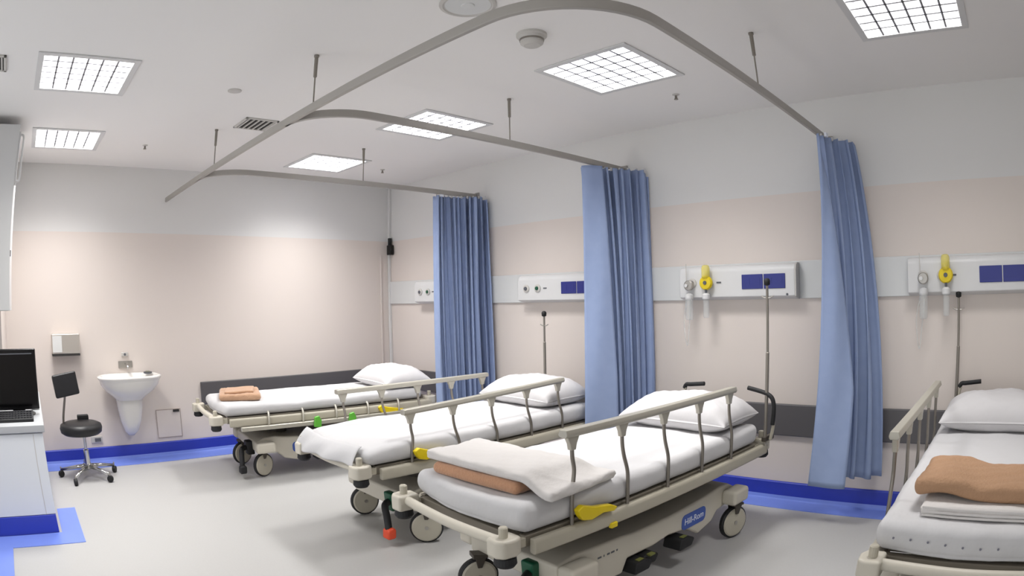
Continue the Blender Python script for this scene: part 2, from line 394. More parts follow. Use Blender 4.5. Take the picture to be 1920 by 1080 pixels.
# ------------------------------------------------------------------ bed-head service panels
def panel(y0, y1, label, lone=False):
    t = thing('service_panel', (0, y0, 1.5), label, 'wall panel', 'service panels above the beds')
    w = y0-y1
    prof = [(-.022, -.115), (-.07, -.105), (-.1, -.095), (-.1, .07), (-.085, .105), (-.06, .118), (-.022, .118)]
    MB().prism([(p[0], p[1]) for p in prof], -w, 0, 'xz').build('body', PLASTIC, t, bevel=.006)
    MB().prism([(p[0]-.003 if p[0] < -.03 else p[0], p[1]*1.03) for p in prof], -w-.012, -w, 'xz').build('end_cap', DET, t, bevel=.003)
    for dy, m in ((-.105, PRINTG), (-.235, DGREEN)):
        o = MB().lathe([(.034, -.1), (.034, -.108), (.026, -.112), (.016, -.112)], (0, dy, .005), 20, 'x').build('gas_outlet', DET, t, smooth=False)
        MB().lathe([(.017, -.112), (.015, -.12), (.002, -.12)], (0, dy, .005), 16, 'x').build('outlet_socket', m, o)
    MB().box(-.104, -.1, -.335, -.30, .0, .01).build('label_plate', PRINTG, t)
    for k in range(2):
        a = -.495-k*.165
        o = MB().box(-.106, -.1, a-.158, a, -.045, .052).build('socket_outlet', SOCK, t, bevel=.004)
        for q in (-.04, -.118):
            MB().box(-.1075, -.106, a+q-.02, a+q+.02, -.018, .026).build('socket_face', SOCK, o)
    MB().lathe([(.008, -.1), (.008, -.104), (.001, -.104)], (0, -.83, -.085), 10, 'x').build('screw_cap', PRINTG, t)
    return t
panel(-.60, -1.48, 'white service panel farthest away, mostly hidden by the farthest curtain')
panel(-2.10, -2.98, 'white service panel on the wall between the farthest and middle curtains')
panel(-3.70, -4.585, 'white service panel with yellow flowmeter, between the middle and nearest curtains')
panel(-5.375, -6.26, 'white service panel at the right edge with yellow flowmeter above the last bed')

def flowmeter(y, label, z=1.505):
    t = thing('oxygen_flowmeter', (-.113, y, z), label, 'flowmeter', 'yellow oxygen flowmeters')
    MB().lathe([(.018, 0), (.03, -.012), (.048, -.014), (.05, -.03), (.042, -.042), (.02, -.045)], (0, 0, 0), 24, 'x').build('body', YEL, t, smooth=False)
    MB().lathe([(.014, -.045), (.013, -.05), (.002, -.05)], (0, 0, 0), 14, 'x').build('dial', PRINTG, t)
    MB().lathe([(.026, .03), (.03, .045), (.03, .10), (.024, .118), (.012, .122)], (-.028, 0, 0), 18).build('flow_tube', YCLEAR, t, smooth=True)
    MB().lathe([(.008, -.075), (.010, -.04)], (-.028, 0, 0), 10).build('spigot', PRINTG, t)
    MB().lathe([(.024, -.115), (.028, -.108), (.028, -.082), (.016, -.07)], (-.028, 0, 0), 16).build('humidifier_cap', PLASTIC, t, smooth=False)
    MB().lathe([(.016, -.24), (.021, -.23), (.021, -.115)], (-.028, 0, 0), 16).build('humidifier_bottle', CLEAR, t, smooth=True)
    return t
flowmeter(-3.935, 'yellow oxygen flowmeter on the panel between middle and nearest curtains')
flowmeter(-5.64, 'yellow oxygen flowmeter on the panel right of the nearest curtain')
def suction(y, label):
    t = thing('suction_regulator', (-.113, y, 1.49), label, 'suction regulator', 'suction regulators on the panels')
    MB().lathe([(.014, 0), (.034, -.006), (.036, -.03), (.03, -.035), (.01, -.036)], (0, 0, 0), 20, 'x').build('gauge', STEEL, t)
    MB().lathe([(.012, -.036), (.012, -.048), (.002, -.048)], (0, .012, 0), 12, 'x').build('knob', PLASTIC, t)
    MB().tube([(-.02, .02, .03), (-.02, .02, .15)], .003, 8).build('stem', DET, t)
    MB().lathe([(.026, -.1), (.03, -.09), (.03, -.065), (.01, -.055)], (-.02, 0, 0), 16).build('jar_lid', PLASTIC, t)
    MB().lathe([(.022, -.24), (.028, -.23), (.028, -.1)], (-.02, 0, 0), 16).build('jar', CLEAR, t, smooth=True)
    MB().tube(bez([(-.02, .02, -.1), (-.01, .05, -.25), (.0, .03, -.42), (.0, .01, -.25), (-.02, -.01, -.1)]), .004, 8).build('hose', CLEAR, t, smooth=True)
suction(-3.795, 'small grey suction regulator left of the yellow flowmeter, middle bay panel')
suction(-5.485, 'small grey suction regulator left of the yellow flowmeter, right edge panel')

# ------------------------------------------------------------------ hospital stretchers
G0, DG, VR = -2.021, .302, .385
def side_rail(t, sgn, zr, raised, lever=True, clips=False):
    v = sgn*VR
    if raised:
        z4, z0_ = zr if isinstance(zr, tuple) else (zr, zr)
        us = [G0+i*DG for i in range(5)]; zf = lambda u: z0_+(z4-z0_)*(u-G0)/(4*DG)
        r = MB().prism([(-.026, -.012), (-.014, -.02), (.018, -.02), (.024, -.008), (.018, .012), (-.018, .012)], us[0]-.05, us[-1]+.05, 'yz')
        r.v = [(a, b*sgn+v, c_+zf(a)) for a, b, c_ in r.v]
        rail = r.build('side_rail', RAILM, t, bevel=.004)
        for i, u in enumerate(us):
            d = .045 if i else .0; zr = zf(u)
            pts = bez([(u, v, zr-.015), (u+.002, v, zr-.10), (u+(.014 if i else .012), v, zr-.16), (u+d*.8+.004, v, zr-.235), (u+d, v, zr-.3), (u+d, v, .52)], 6)
            MB().tube(pts, .0085, 8, rz=1.0).build('rail_post', POSTM, rail, smooth=True)
            m = MB().prism([(u-.034, zr-.018), (u+.034, zr-.018), (u+.018, zr-.05), (u+.013, zr-.075), (u-.013, zr-.075), (u-.018, zr-.05)], v-.012, v+.012, 'xz')
            m.build('post_bracket', RAILM, rail, bevel=.004)
    else:
        zl = .462
        us = [G0+.12+i*DG for i in range(5)]
        rail = MB().box(us[0]-.25, us[-1]+.12, v-.018+sgn*.04, v+.018+sgn*.04, zl-.03, zl+.005).build('side_rail', RAILM, t, bevel=.006)
        for u in us:
            MB().tube([(u-.01, v+sgn*.045, zl-.01), (u-.005, v+sgn*.04, zl+.05), (u, v+sgn*.02, zl+.09), (u, v+sgn*.0, .57)], .009, 8).build('rail_post', RAILM, rail, smooth=True)
    if lever:
        u0 = G0 if raised else -.90
        m = MB(); vv = v+sgn*.022
        dz = 0 if raised else -.085
        m.prism([(u0+a_, b_+dz) for a_, b_ in ((.0, .60), (.03, .615), (.10, .592), (.20, .575), (.24, .555), (.22, .54), (.15, .55), (.08, .538), (.03, .55), (.01, .575))], vv-.016, vv+.016, 'xz')
        m.build('release_lever', YEL, t, bevel=.006)
        MB().box(u0+.21, u0+.25, vv-.01, vv+.01, .458, .482).build('latch_tab', YEL, t, bevel=.004)
    if clips:
        for u in (-1.50, -1.18):
            MB().prism([(u-.03, .42), (u+.035, .41), (u+.04, .47), (u+.02, .51), (u-.02, .50)], v+sgn*.062, v+sgn*.085, 'xz').build('green_clip', GREEN, t, bevel=.006)
    return rail

def wheel(t, u, v, ang, zc=.1):
    w = MB().lathe([(.07, -.017), (.092, -.019), (.1, -.010), (.1, .010), (.092, .019), (.07, .017)], (0, 0, 0), 30, 'y').build('wheel', BLACK, t, smooth=False)
    w.location = (u, v, zc); w.rotation_euler = (0, 0, ang)
    MB().lathe([(.01, -.027), (.08, -.025), (.089, -.0195), (.089, .0195), (.08, .025), (.01, .027)], (0, 0, 0), 28, 'y').build('wheel_cover', BEIGE2, w, smooth=False)
    MB().lathe([(.012, -.031), (.012, .031)], (0, 0, 0), 10, 'y').build('axle', STEEL, w)
    f = MB()
    f.prism([(-.03, .105), (.05, .105), (.05, .12), (-.03, .13)], -.035, .035, 'xz')
    for s in (-1, 1): f.prism([(-.010, .055), (.012, .055), (.035, .11), (-.02, .11)], s*.032-.004, s*.032+.004, 'xz')
    f.build('fork', DARKM, w, bevel=.003)

def stretcher(label, x, y, a, zr_r, zr_l, right, left, flip=False, clips=False, pole=None, pole_top=1.5, wheels=((0, 0, 0),)*4, handles=None, pedal=None):
    t = thing('hospital_stretcher', (x, y, 0), label, 'hospital bed', 'wheeled hospital stretchers', a)
    # litter frame
    m = MB()
    for s in (-1, 1): m.box(-2.25, -.36, s*.345-.018, s*.345+.018, .49, .54)
    for u in (-2.25, -1.75, -1.25, -.8, -.38): m.box(u-.02, u+.02, -.345, .345, .495, .535)
    m.build('litter_frame', mat('dull_brown_grey_metal', (124, 117, 104), .5), t, bevel=.005)
    MB().box(-2.23, -.38, -.325, .325, .536, .546).build('deck', DARKM, t)
    # long bumper rails
    for s in (-1, 1):
        r = MB().prism([(-.016, .468), (.012, .464), (.018, .478), (.018, .515), (.008, .532), (-.016, .532)], -2.235, -.34, 'yz')
        r.v = [(p[0], s*(p[1]+.388), p[2]) for p in r.v]
        r.build('side_bumper', mat('olive_cream_bumper', (178, 172, 156), .5), t, bevel=.006)
        for u in (-2.05, -1.4, -.7): MB().box(u-.02, u+.02, min(s*.33, s*.385), max(s*.33, s*.385), .48, .515).build('bumper_bracket', BEIGE2, t, bevel=.004)
    # end bars
    for name, u, d in (('foot_bar', -2.345, -1), ('head_bar', -.335, 1)):
        pts = bez([(u, -.34, .535), (u+d*.008, -.17, .532), (u+d*.012, 0, .53), (u+d*.008, .17, .532), (u, .34, .535)], 6)
        m = MB(); m.tube(pts, .022, 10)
        m.build(name, BEIGE, t, smooth=True)
        for s in (-1, 1):
            c_ = MB().prism([(u-.05, s*.31), (u+.06, s*.31), (u+.06, s*.385), (u+.02, s*.405), (u-.035, s*.40), (u-.055, s*.37)], .485, .56, 'xy').build('corner_casting', BEIGE, t, bevel=.012, seg=3)
            MB().lathe([(.012, .556), (.018, .558), (.018, .598), (.014, .602)], (u+.0, s*.352, 0), 14).build('pole_socket', BEIGE2, c_, smooth=False)
            MB().lathe([(.02, .488), (.042, .482), (.045, .455), (.036, .442), (.02, .442)], (u, s*.36, 0), 22).build('corner_bumper', BLACK, c_, smooth=False)
            MB().box(min(u-d*.0, u-d*.10), max(u, u-d*.10), s*.345-.02, s*.345+.02, .495, .535).build('casting_arm', BEIGE2, c_, bevel=.004)
    # lifting columns; tray and shroud coloured dark for the shade under the litter
    for u in (-1.72, -.86):
        MB().lathe([(.10, .30), (.10, .37), (.075, .37), (.075, .49)], (u, 0, 0), 24).build('lift_column', DARKM, t)
    MB().prism([(-2.0, .44), (-.55, .44), (-.50, .49), (-2.1, .49)], -.27, .27, 'xz').build('underside_tray', DARKM, t, bevel=.01)
    MB().prism([(-1.95, .40), (-1.3, .36), (-.62, .40), (-.62, .435), (-1.95, .435)], -.2, .2, 'xz').build('litter_shroud', mat('shaded_shroud_plastic', (112, 104, 92), .5), t, bevel=.01)  # underbody shade is put into this darkened colour
    # base shroud (low body between the wheels)
    fu = (lambda u: -2.552-u) if flip else (lambda u: u)
    prof = [(-2.02, .20), (-2.02, .31), (-1.9, .335), (-1.60, .325), (-1.50, .315), (-1.2, .315), (-.95, .325), (-.80, .335), (-.72, .345), (-.62, .335), (-.55, .30), (-.55, .22), (-.74, .20), (-.80, .15), (-.93, .12), (-1.05, .185), (-1.22, .205), (-1.35, .19), (-1.55, .19), (-1.585, .12), (-1.84, .12), (-1.86, .22)]
    MB().prism([(fu(u), z) for u, z in prof], -.30, .30, 'xz').build('base_shroud', BEIGE, t, bevel=.014, seg=3)
    for s in (-1, 1):
        for uw in (-1.937, -.614):
            uu = uw
            h = MB().box(uu-.085, uu+.085, s*.345-.05, s*.345+.05, .225, .315).build('caster_housing', BEIGE, t, bevel=.022, seg=3)
        # badge
        ub = fu(-.99)
        o = MB(); n = 8; w_, h_ = .115, .043; pts = []
        for cx_, cz_, a0 in ((w_-.03, h_-.03, 0), (-w_+.03, h_-.03, PI/2), (-w_+.03, -h_+.03, PI), (w_-.03, -h_+.03, 1.5*PI)):
            pts += [(ub+cx_+.03*math.cos(a0+PI/2*k/n), .235+cz_+.03*math.sin(a0+PI/2*k/n)) for k in range(n+1)]
        y0_, y1_ = sorted((s*.300, s*.3035))
        bd = o.prism(pts, y0_, y1_, 'xz').build('badge', LOGOB, t)
        cu = bpy.data.curves.new('badge_text', 'FONT'); cu.body = 'Hill-Rom'; cu.size = .052; cu.extrude = .0005; cu.align_x = 'CENTER'; cu.align_y = 'CENTER'
        cu.materials.append(LOGOW)
        tmp = bpy.data.objects.new('tmp', cu); me_ = bpy.data.meshes.new_from_object(tmp); bpy.data.objects.remove(tmp)
        to = bpy.data.objects.new('badge_text', me_); COL.objects.link(to); to.parent = bd
        to.location = (ub, s*.3045, .235); to.rotation_euler = (PI/2, 0, 0 if s < 0 else PI)
        q = fu(-1.69)
        m = MB()
        for k, wd in enumerate((.03, .012, .024, .03, .016)):
            uu = q-.06+k*.03; m.box(uu-wd/2+.0, uu+wd/2-.006, *sorted((s*.3, s*.3012)), .262, .271)
        m.build('faint_lettering', PRINTG, t)
        # side pedals
        for k, up in enumerate((-1.50, -1.41, -1.13)):
            p = MB().prism([(fu(up)-.06, .115), (fu(up)+.05, .115), (fu(up)+.075, .155), (fu(up)+.02, .18), (fu(up)-.05, .175)], *sorted((s*.24, s*(.36 if k != 1 else .33))), 'xz').build('foot_pedal', BLACK, t, bevel=.01)
            MB().box(fu(up)-.02, fu(up)+.02, *sorted((s*.32, s*.345)), .172, .18).build('pedal_symbol', mat('olive_print', (120, 124, 60), .5), p)
    for (u, v), wa in zip(((-1.937, .341), (-1.937, -.341), (-.614, .341), (-.614, -.341)), wheels): wheel(t, u+wa[1], v+wa[2], wa[0])
    # steering pedal at the foot
    m = MB().prism([(-2.06, .30), (-2.00, .30), (-1.98, .18), (-2.05, .18)], -.19, -.11, 'xz')
    m.build('pedal_hub', DGREEN if pedal else BLACK, t, bevel=.012)
    MB().tube(bez([(-2.04, -.15, .24), (-2.10, -.19, .235), (-2.12, -.235, .17), (-2.13, -.26, .10)]), [.022]*37, 10).build('pedal_arm', BLACK, t, smooth=True)
    MB().prism([(-2.16, .05), (-2.10, .05), (-2.095, .11), (-2.12, .125), (-2.155, .11)], -.295, -.225, 'xz').build('pedal_pad', ORANGE if pedal else BLACK, t, bevel=.024, seg=4)
    # rails
    side_rail(t, -1, zr_r, right, True, clips); side_rail(t, 1, zr_l, left, False)
    # push handles and drip pole at the head
    if handles:
        if handles[0]:
            MB().tube(bez([(-.36, -.43, .56), (-.37, -.45, .65), (-.38, -.45, .77)]), .011, 8).build('handle_stem', BEIGE2, t, smooth=True)
            MB().tube(bez([(-.38, -.45, .655), (-.38, -.452, .78), (-.38, -.41, .836), (-.375, -.27, .866)]), .0135, 10).build('push_handle', BLACK, t, smooth=True)
        hv = handles[1]
        MB().tube(bez([(-.36, hv-.01, .53), (-.375, hv, .7), (-.378, hv, .80), (-.378, hv-.01, .84)]), .010, 8).build('handle_stem', BEIGE2, t, smooth=True)
        MB().tube(bez([(-.378, hv, .835), (-.378, hv-.015, .858), (-.378, hv-.05, .862), (-.375, hv-.15, .872)]), .0135, 10).build('push_handle', BLACK, t, smooth=True)
    if pole is not None:
        pt = pole_top
        p = MB(); p.lathe([(.011, .54), (.011, 1.08), (.008, 1.085), (.008, pt-.03)], (-.38, pole, 0), 12)
        po = p.build('drip_pole', POSTM, t)
        MB().lathe([(.006, pt-.03), (.018, pt-.025), (.02, pt), (.012, pt+.012), (.003, pt+.014)], (-.38, pole, 0), 14).build('pole_cap', BLACK, po, smooth=True)
        MB().tube([(-.38, pole-.04, pt-.09), (-.38, pole-.02, pt-.1), (-.38, pole+.02, pt-.1), (-.38, pole+.04, pt-.09)], .004, 8).build('drip_hook', STEEL, po)
        MB().box(-.40, -.28, pole-.015, pole+.015, .55, .58).build('pole_clamp', DARKM, po, bevel=.004)
        MB().box(-.395, -.285, min(pole, .34 if pole > 0 else -.34)-.012, max(pole, .34 if pole > 0 else -.34)+.012, .545, .565).build('pole_arm', BEIGE2, po, bevel=.003)
    return t
def mattress(t, seed, droop=0., head=0., top=.662, dots=False, fu=-2.25, vw=.366):
    m = MB(); u0 = fu
    def disp(q):
        k = (q.z-.545)/(top-.545)
        z = q.z+k*(.006*wob(q.x*1.6, q.y*2.2, seed)+.003*wob(q.x*5, q.y*6, seed+1))
        if droop: z -= droop*max(0, (u0+.35-q.x)/.35)**2*k
        bulge = .010*math.sin(PI*min(1, max(0, k)))
        y = q.y*(1+(bulge+.004*wob(q.x*4, q.z*9, seed))/vw)
        x = q.x-(bulge*1.2+.006*wob(q.y*5, q.z*6, seed+3)+.045*(1-(q.y/vw)**2)*(1 if q.z < .56 else .8))*(1 if q.x < u0+.08 else 0)
        return (x, y, z)
    m.rbox(u0, -.42, -vw, vw, .545, top, .034, 60, 24, 4, disp); m.weld()
    o = m.build('mattress', SHEET, t, smooth=True)
    if dots:
        for k in range(7):
            MB().lathe([(.0045, -.001), (.0045, .001)], (fu-.014-.040*(1-((.30-k*.068)/vw)**2), .30-k*.068, .606+.004*math.sin(k)), 8, 'x').build('printed_motif', DOTP, o)
    return o

b1 = stretcher('stretcher farthest left against the back wall with both rails lowered', -.185, -1.066, -.087, .9, .9, False, False, flip=True, clips=True,
               wheels=((.3, -.05, -.10), (.35, .0, .10), (.2, 0, 0), (-.2, 0, 0)))
mattress(b1, 1.1, top=.64)
b2 = stretcher('second stretcher from the left with both side rails raised and orange-tipped pedal', 0, -2.79, -.021, (.872, .828), .852, True, True, pole=.134, pole_top=1.31,
               wheels=((-.2, .0, -.01), (-.62, .02, 0), (0, 0, 0), (.3, 0, 0)), pedal=True)
mattress(b2, 2.3, droop=.035, head=.0, fu=-2.29, vw=.372)
def over(p, q):
    # sheet hanging over the foot end and the left foot corner; p runs across, q downwards
    v = .415-.76*p; zb = .492+.06*min(1, p*2.2)
    k = q**.8
    u = -2.30-.035*(1-(2*p-1)**2)-.075*math.sin(k*PI/2)-.012*math.sin(p*17+q*3)*q
    return (u, v*(1-.10*(1-q)), .648+(zb-.648)*q+.004*math.sin(p*9))
MB().grid(over, 36, 12).build('sheet_overhang', SHEET, b2, smooth=True, solid=.004)
b3 = stretcher('foreground stretcher in the middle with a raised rail and white blanket on top', -.151, -4.195, -.083, .922, .9, True, False, pole=-.402, pole_top=1.50,
               wheels=((-.35, -.11, -.13), (-.2, 0, 0), (.1, 0, 0), (-.30, .0, -.0)), handles=(True, .20), pedal=True)
mattress(b3, 3.7)
b4 = stretcher('stretcher at the right edge, cut off by the frame, seen from its foot', .285, -6.036, -.038, .918, .918, False, True, pole=.30, pole_top=1.40,
               wheels=((.2, 0, 0), (.1, 0, 0), (0, 0, 0), (.2, 0, 0)), handles=(False, .28))
mattress(b4, 4.9, dots=True)

# ------------------------------------------------------------------ pillows
def local(b, u, v, z=0):
    a = b.rotation_euler.z; return Vector((b.location.x+u*math.cos(a)-v*math.sin(a), b.location.y+u*math.sin(a)+v*math.cos(a), z))
def pillow(bed, u, v, z, L, Wd, Hh, label, rz=0, tilt=0., seed=0.):
    p = local(bed, u, v, z)
    m = MB()
    def P(i, j, side):
        a, b = math.sin((2*i-1)*PI/2), math.sin((2*j-1)*PI/2)
        pinch = 1-.10*(1-a*a)*abs(b)**3-.0
        x = a*L/2*(1-.09*(1-b*b)); y = b*Wd/2*(1-.05*(1-a*a))
        e = max(0, (1-abs(a)**3.2))**.52*max(0, (1-abs(b)**3.4))**.52
        zz = e*(Hh*.56 if side > 0 else -Hh*.30)*(1+.10*wob(a*1.6, b*1.6, seed))
        if side < 0: zz = max(zz, -Hh*.24)
        return (x, y, zz+Hh*.24)
    m.grid(lambda p_, q: P(p_, q, 1), 44, 44); m.grid(lambda p_, q: P(p_, q, -1), 44, 44)
    o = m.build('pillow', PILLOW, None, smooth=True); w = o.modifiers.new('weld', 'WELD'); w.merge_threshold = .0006
    o.location = p; o.rotation_euler = (0, -tilt, bed.rotation_euler.z+rz)
    tag(o, label, 'pillow', 'white pillows on the stretchers'); return o
pillow(b1, -.55, -.04, .635, .48, .68, .25, 'white pillow on the farthest stretcher against the corner', seed=1)
pillow(b2, -.64, .0, .66, .48, .70, .25, 'white pillow half hidden by the middle curtain', seed=2)
pillow(b3, -.62, .0, .66, .46, .72, .245, 'white pillow on the foreground stretcher beside the drip pole', rz=.05, seed=3)
pillow(b4, -.66, .0, .66, .46, .70, .25, 'white pillow on the stretcher at the right edge', seed=4)

# ------------------------------------------------------------------ blankets
def folded(name, bed, u, v, z, L, Wd, Hh, m_, label, cat, rz=0, seed=0., sag=None, layers=0, amp=.006, group=None, taper=0.):
    """folded blanket: a soft slab with fold lines on its rim; sag(x,y) gives an extra height"""
    m = MB(); r = min(Hh*.46, .03)
    def disp(q):
        a, b = q.x/(L/2), q.y/(Wd/2); k = q.z/Hh
        x = q.x*(1+.02*wob(b*1.3, k, seed)); y = q.y*(1+.02*wob(a*1.3, k, seed+1))
        z = q.z+k*amp*wob(q.x*9, q.y*7, seed)
        if sag: z += sag(x, y)
        return (x, y, z)
    m.rbox(-L/2, L/2, -Wd/2, Wd/2, 0, Hh, r, 24, 36, 3, disp); m.weld()
    o = m.build(name, m_, None, smooth=True)
    o.location = local(bed, u, v, z); o.rotation_euler = (0, 0, bed.rotation_euler.z+rz)
    tag(o, label, cat, group)
    return o
def fold_edges(o, L, Wd, Hh, n, m_):
    for k in range(n):
        z = Hh*(k+.5)/n; 
        mb_ = MB().rect_sweep([(-L/2+.004, -Wd/2-.0, z), (-L/2-.004, -Wd/4, z), (-L/2-.004, Wd/4, z), (-L/2+.004, Wd/2, z)], .006, Hh/n*.72)
        mb_.build('fold', m_, o, bevel=.004)
o = folded('blanket', b1, -2.03, .0, .642, .36, .46, .055, TAN2, 'tan blanket folded on the foot of the farthest stretcher', 'blanket', seed=2., amp=.006, rz=-.25)
MB().rbox(-.12, .13, -.17, .12, .05, .074, .011, 12, 12, 2, lambda q: (q.x+.01*math.sin(q.y*9), q.y, q.z+.004*math.sin(q.x*20)*(q.z-.05)/.024)).weld().build('top_fold', TAN2, o, smooth=True)
folded('blanket', b3, -2.07, .02, .662, .30, .52, .056, TAN, 'tan blanket folded under the white blanket on the foreground stretcher', 'blanket', rz=.10, seed=3., amp=.003)
def drape(x, y):
    # falls to the mattress beyond the tan blanket's right end and head side
    d = 0.
    if y < -.20: d -= .052*(.5-.5*math.cos(PI*min(1, (-.20-y)/.15)))
    if x > .10: d -= .040*(.5-.5*math.cos(PI*min(1, (x-.10)/.12)))
    return max(d, -.054)
wb = folded('blanket', b3, -1.99, -.03, .719, .43, .75, .042, WBLANK, 'white blanket folded on top of the tan one on the foreground stretcher', 'blanket', rz=.10, seed=5., sag=drape, amp=.007)
o = folded('sheet', b4, -2.0, -.05, .664, .40, .56, .042, WBLANK, 'folded white sheets under the tan blanket on the right edge stretcher', 'folded sheet', seed=6., amp=.003)
fold_edges(o, .40, .54, .042, 3, WBLANK)
folded('blanket', b4, -1.975, -.03, .708, .34, .60, .064, mat('brown_tan_blanket_wool', (172, 136, 106), .95, bump=.4, bscale=90, noise=.06, nscale=25), 'thick tan blanket folded on white sheets, stretcher at the right edge', 'blanket', seed=8., amp=.008, sag=lambda x, y: .024*math.exp(-((y-.18)/.10)**2)-.004, rz=-.04)

# ------------------------------------------------------------------ desk, monitor, keyboard, upper cabinet
t = thing('desk', (-4.4, -1.6, 0), 'white desk unit with grey worktop at the left edge', 'desk')
MB().prism([(-.49, -.255), (.383, -.255), (.383, 1.3), (.108, 1.3), (.108, .595), (-.49, .595)], .126, .655, 'xy').build('carcass', DESKW, t, bevel=.004)
MB().prism([(-.49, -.268), (.40, -.268), (.40, 1.32), (.105, 1.32), (.105, .595), (-.49, .595)], .66, .709, 'xy').build('worktop', DESKT, t, bevel=.006)
MB().prism([(-.49, -.262), (.38, -.262), (.38, 1.3), (.108, 1.3), (.108, .595), (-.49, .595)], 0, .125, 'xy').build('plinth', BLUE, t, bevel=.004)
MB().box(-.5, .3835, -.2575, -.255, .13, .65).build('front_panel', DESKW, t, bevel=.001)
MB().box(.31, .315, -.2585, -.257, .13, .65).build('panel_joint', DET, t)
t = thing('computer_monitor', (-4.17, -1.45, .709), 'large black flat computer monitor on the left desk', 'monitor')
MB().box(-.24, .155, -.02, .02, .035, .44).build('casing', BLACKG, t, bevel=.008)
MB().box(-.225, .14, -.024, -.0195, .06, .40).build('screen', mat('dark_screen', (6, 6, 8), .12), t)
MB().box(-.225, .125, -.026, -.0205, .405, .412).build('bezel_strip', PRINTG, t)
MB().box(-.06, .04, -.01, .03, .01, .20).build('stand', BLACKG, t, bevel=.006)
MB().lathe([(.13, 0), (.13, .008), (.06, .018), (.03, .02)], (-.01, .01, 0), 24).build('stand_base', BLACKG, t)
t = thing('keyboard', (-4.16, -1.68, .709), 'small black keyboard in front of the monitor', 'keyboard')
MB().prism([(-.07, 0), (.07, 0), (.07, .055), (-.07, .02)], -.20, .09, 'yz').build('case', BLACK, t, bevel=.004)
m = MB()
for r in range(4):
    for k in range(12): m.box(-.19+k*.0228, -.19+k*.0228+.018, -.055+r*.03, -.055+r*.03+.023, .026+r*.0078, .032+r*.0078)
o = m.build('keys', mat('dark_grey_keys', (52, 52, 56), .5), t)
o['kind'] = 'stuff'
t = thing('box', (-4.05, -1.22, .709), 'small white box behind the keyboard at the desk edge', 'box')
MB().box(-.03, .035, -.06, .06, 0, .05).build('body', PLASTIC, t, bevel=.006); MB().box(-.02, .02, -.04, .04, .05, .062).build('cradle', DET, t, bevel=.004)
t = thing('wall_cabinet', (-4.5, -1.3, 1.4), 'tall white wall cabinet at the upper left edge', 'cabinet')
MB().box(-.4, .286, -.2, .29, .0, 1.24).build('carcass', CABW, t, bevel=.004)
MB().box(-.4, .30, -.222, -.202, .003, 1.237).build('door', CABW, t, bevel=.003)
h = MB().tube(bez([(.308, -.16, .86), (.335, -.16, .87), (.338, -.16, .95), (.338, -.16, 1.10), (.335, -.16, 1.17), (.308, -.16, 1.18)]), .008, 8).build('handle', TRUNK, t, smooth=True)
MB().box(.286, .298, -.2, .29, .0, 1.24).build('side_panel', PLASTIC, t, bevel=.002)
MB().box(.298, .312, -.17, -.10, .84, 1.2).build('hinge_cover', TRUNK, t, bevel=.003)
MB().box(.298, .304, -.13, -.11, .36, .40).build('lock', PRINTG, t)

# ------------------------------------------------------------------ sink wall
t = thing('hand_basin', (-3.085, 0, .80), 'white ceramic hand basin with half pedestal on the back wall', 'sink')
def basin(p, q):
    # p around, q from rim outwards down
    return (0, 0, 0)
m = MB(); n = 40
def ring(w, d, yc, z, k=2.6):
    out = []
    for j in range(n):
        a = 2*PI*j/n; c_, s_ = math.cos(a), math.sin(a)
        x = w*abs(c_)**(2/k)*(1 if c_ >= 0 else -1); y = d*abs(s_)**(2/k)*(1 if s_ >= 0 else -1)
        out.append((x, min(-.004, yc+y), z))
    return out
rings = [ring(.30, .19, -.215, .0-.035), ring(.315, .21, -.215, -.012), ring(.318, .213, -.215, 0), ring(.295, .192, -.215, .008), ring(.27, .165, -.22, 0), ring(.235, .14, -.225, -.05), ring(.14, .09, -.225, -.11), ring(.03, .03, -.225, -.125)]
outer = [ring(.30, .19, -.215, -.035), ring(.285, .185, -.205, -.075), ring(.24, .165, -.19, -.13), ring(.17, .13, -.15, -.185), ring(.13, .11, -.13, -.22)]
for R in (rings, outer):
    vs = [v for r in R for v in r]
    m.add(vs, [(i*n+j, i*n+(j+1) % n, (i+1)*n+(j+1) % n, (i+1)*n+j) for i in range(len(R)-1) for j in range(n)])
m.build('bowl', CERAM, t, smooth=True)
R = [ring(.135, .11, -.12, -.20), ring(.125, .105, -.115, -.30), ring(.105, .095, -.10, -.42), ring(.07, .07, -.075, -.52), ring(.03, .03, -.04, -.57)]
m = MB(); vs = [v for r in R for v in r]; m.add(vs, [(i*n+j, i*n+(j+1) % n, (i+1)*n+(j+1) % n, (i+1)*n+j) for i in range(len(R)-1) for j in range(n)]+[tuple(range(4*n, 5*n))])
m.build('half_pedestal', CERAM, t, smooth=True)
MB().lathe([(.022, -.124), (.022, -.121), (.012, -.12)], (0, -.225, 0), 16).build('drain', CHROME, t)
MB().lathe([(.007, -.001), (.007, .003), (.003, .003)], (0.0, -.397, -.03), 10, 'y').build('overflow_cap', CHROME, t)
t = thing('wall_tap', (-3.08, 0, .89), 'grey metal tap plate with spout on the wall above the basin', 'tap')
MB().box(-.072, .072, -.014, 0, -.04, .026).build('back_plate', STEEL, t, bevel=.004)
MB().tube(bez([(0, -.01, 0), (0, -.08, .01), (0, -.14, -.005), (0, -.16, -.03)]), .010, 10).build('spout', CHROME, t, smooth=True)
t = thing('tap_sensor', (-3.08, 0, .975), 'small grey sensor on the wall above the tap plate', 'sensor')
MB().box(-.035, .035, -.016, 0, -.02, .02).build('body', DET, t, bevel=.006)
MB().lathe([(.012, -.016), (.012, -.022), (.002, -.022)], (0, 0, 0), 14, 'y').build('lens', PRINTG, t)
t = thing('soap_dish', (-2.88, -.15, .803), 'small dark soap dish on the right rim of the basin', 'soap dish')
MB().lathe([(.028, 0), (.042, .006), (.044, .018), (.038, .018), (.03, .010)], (0, 0, 0), 20).build('dish', PRINTG, t, smooth=False)
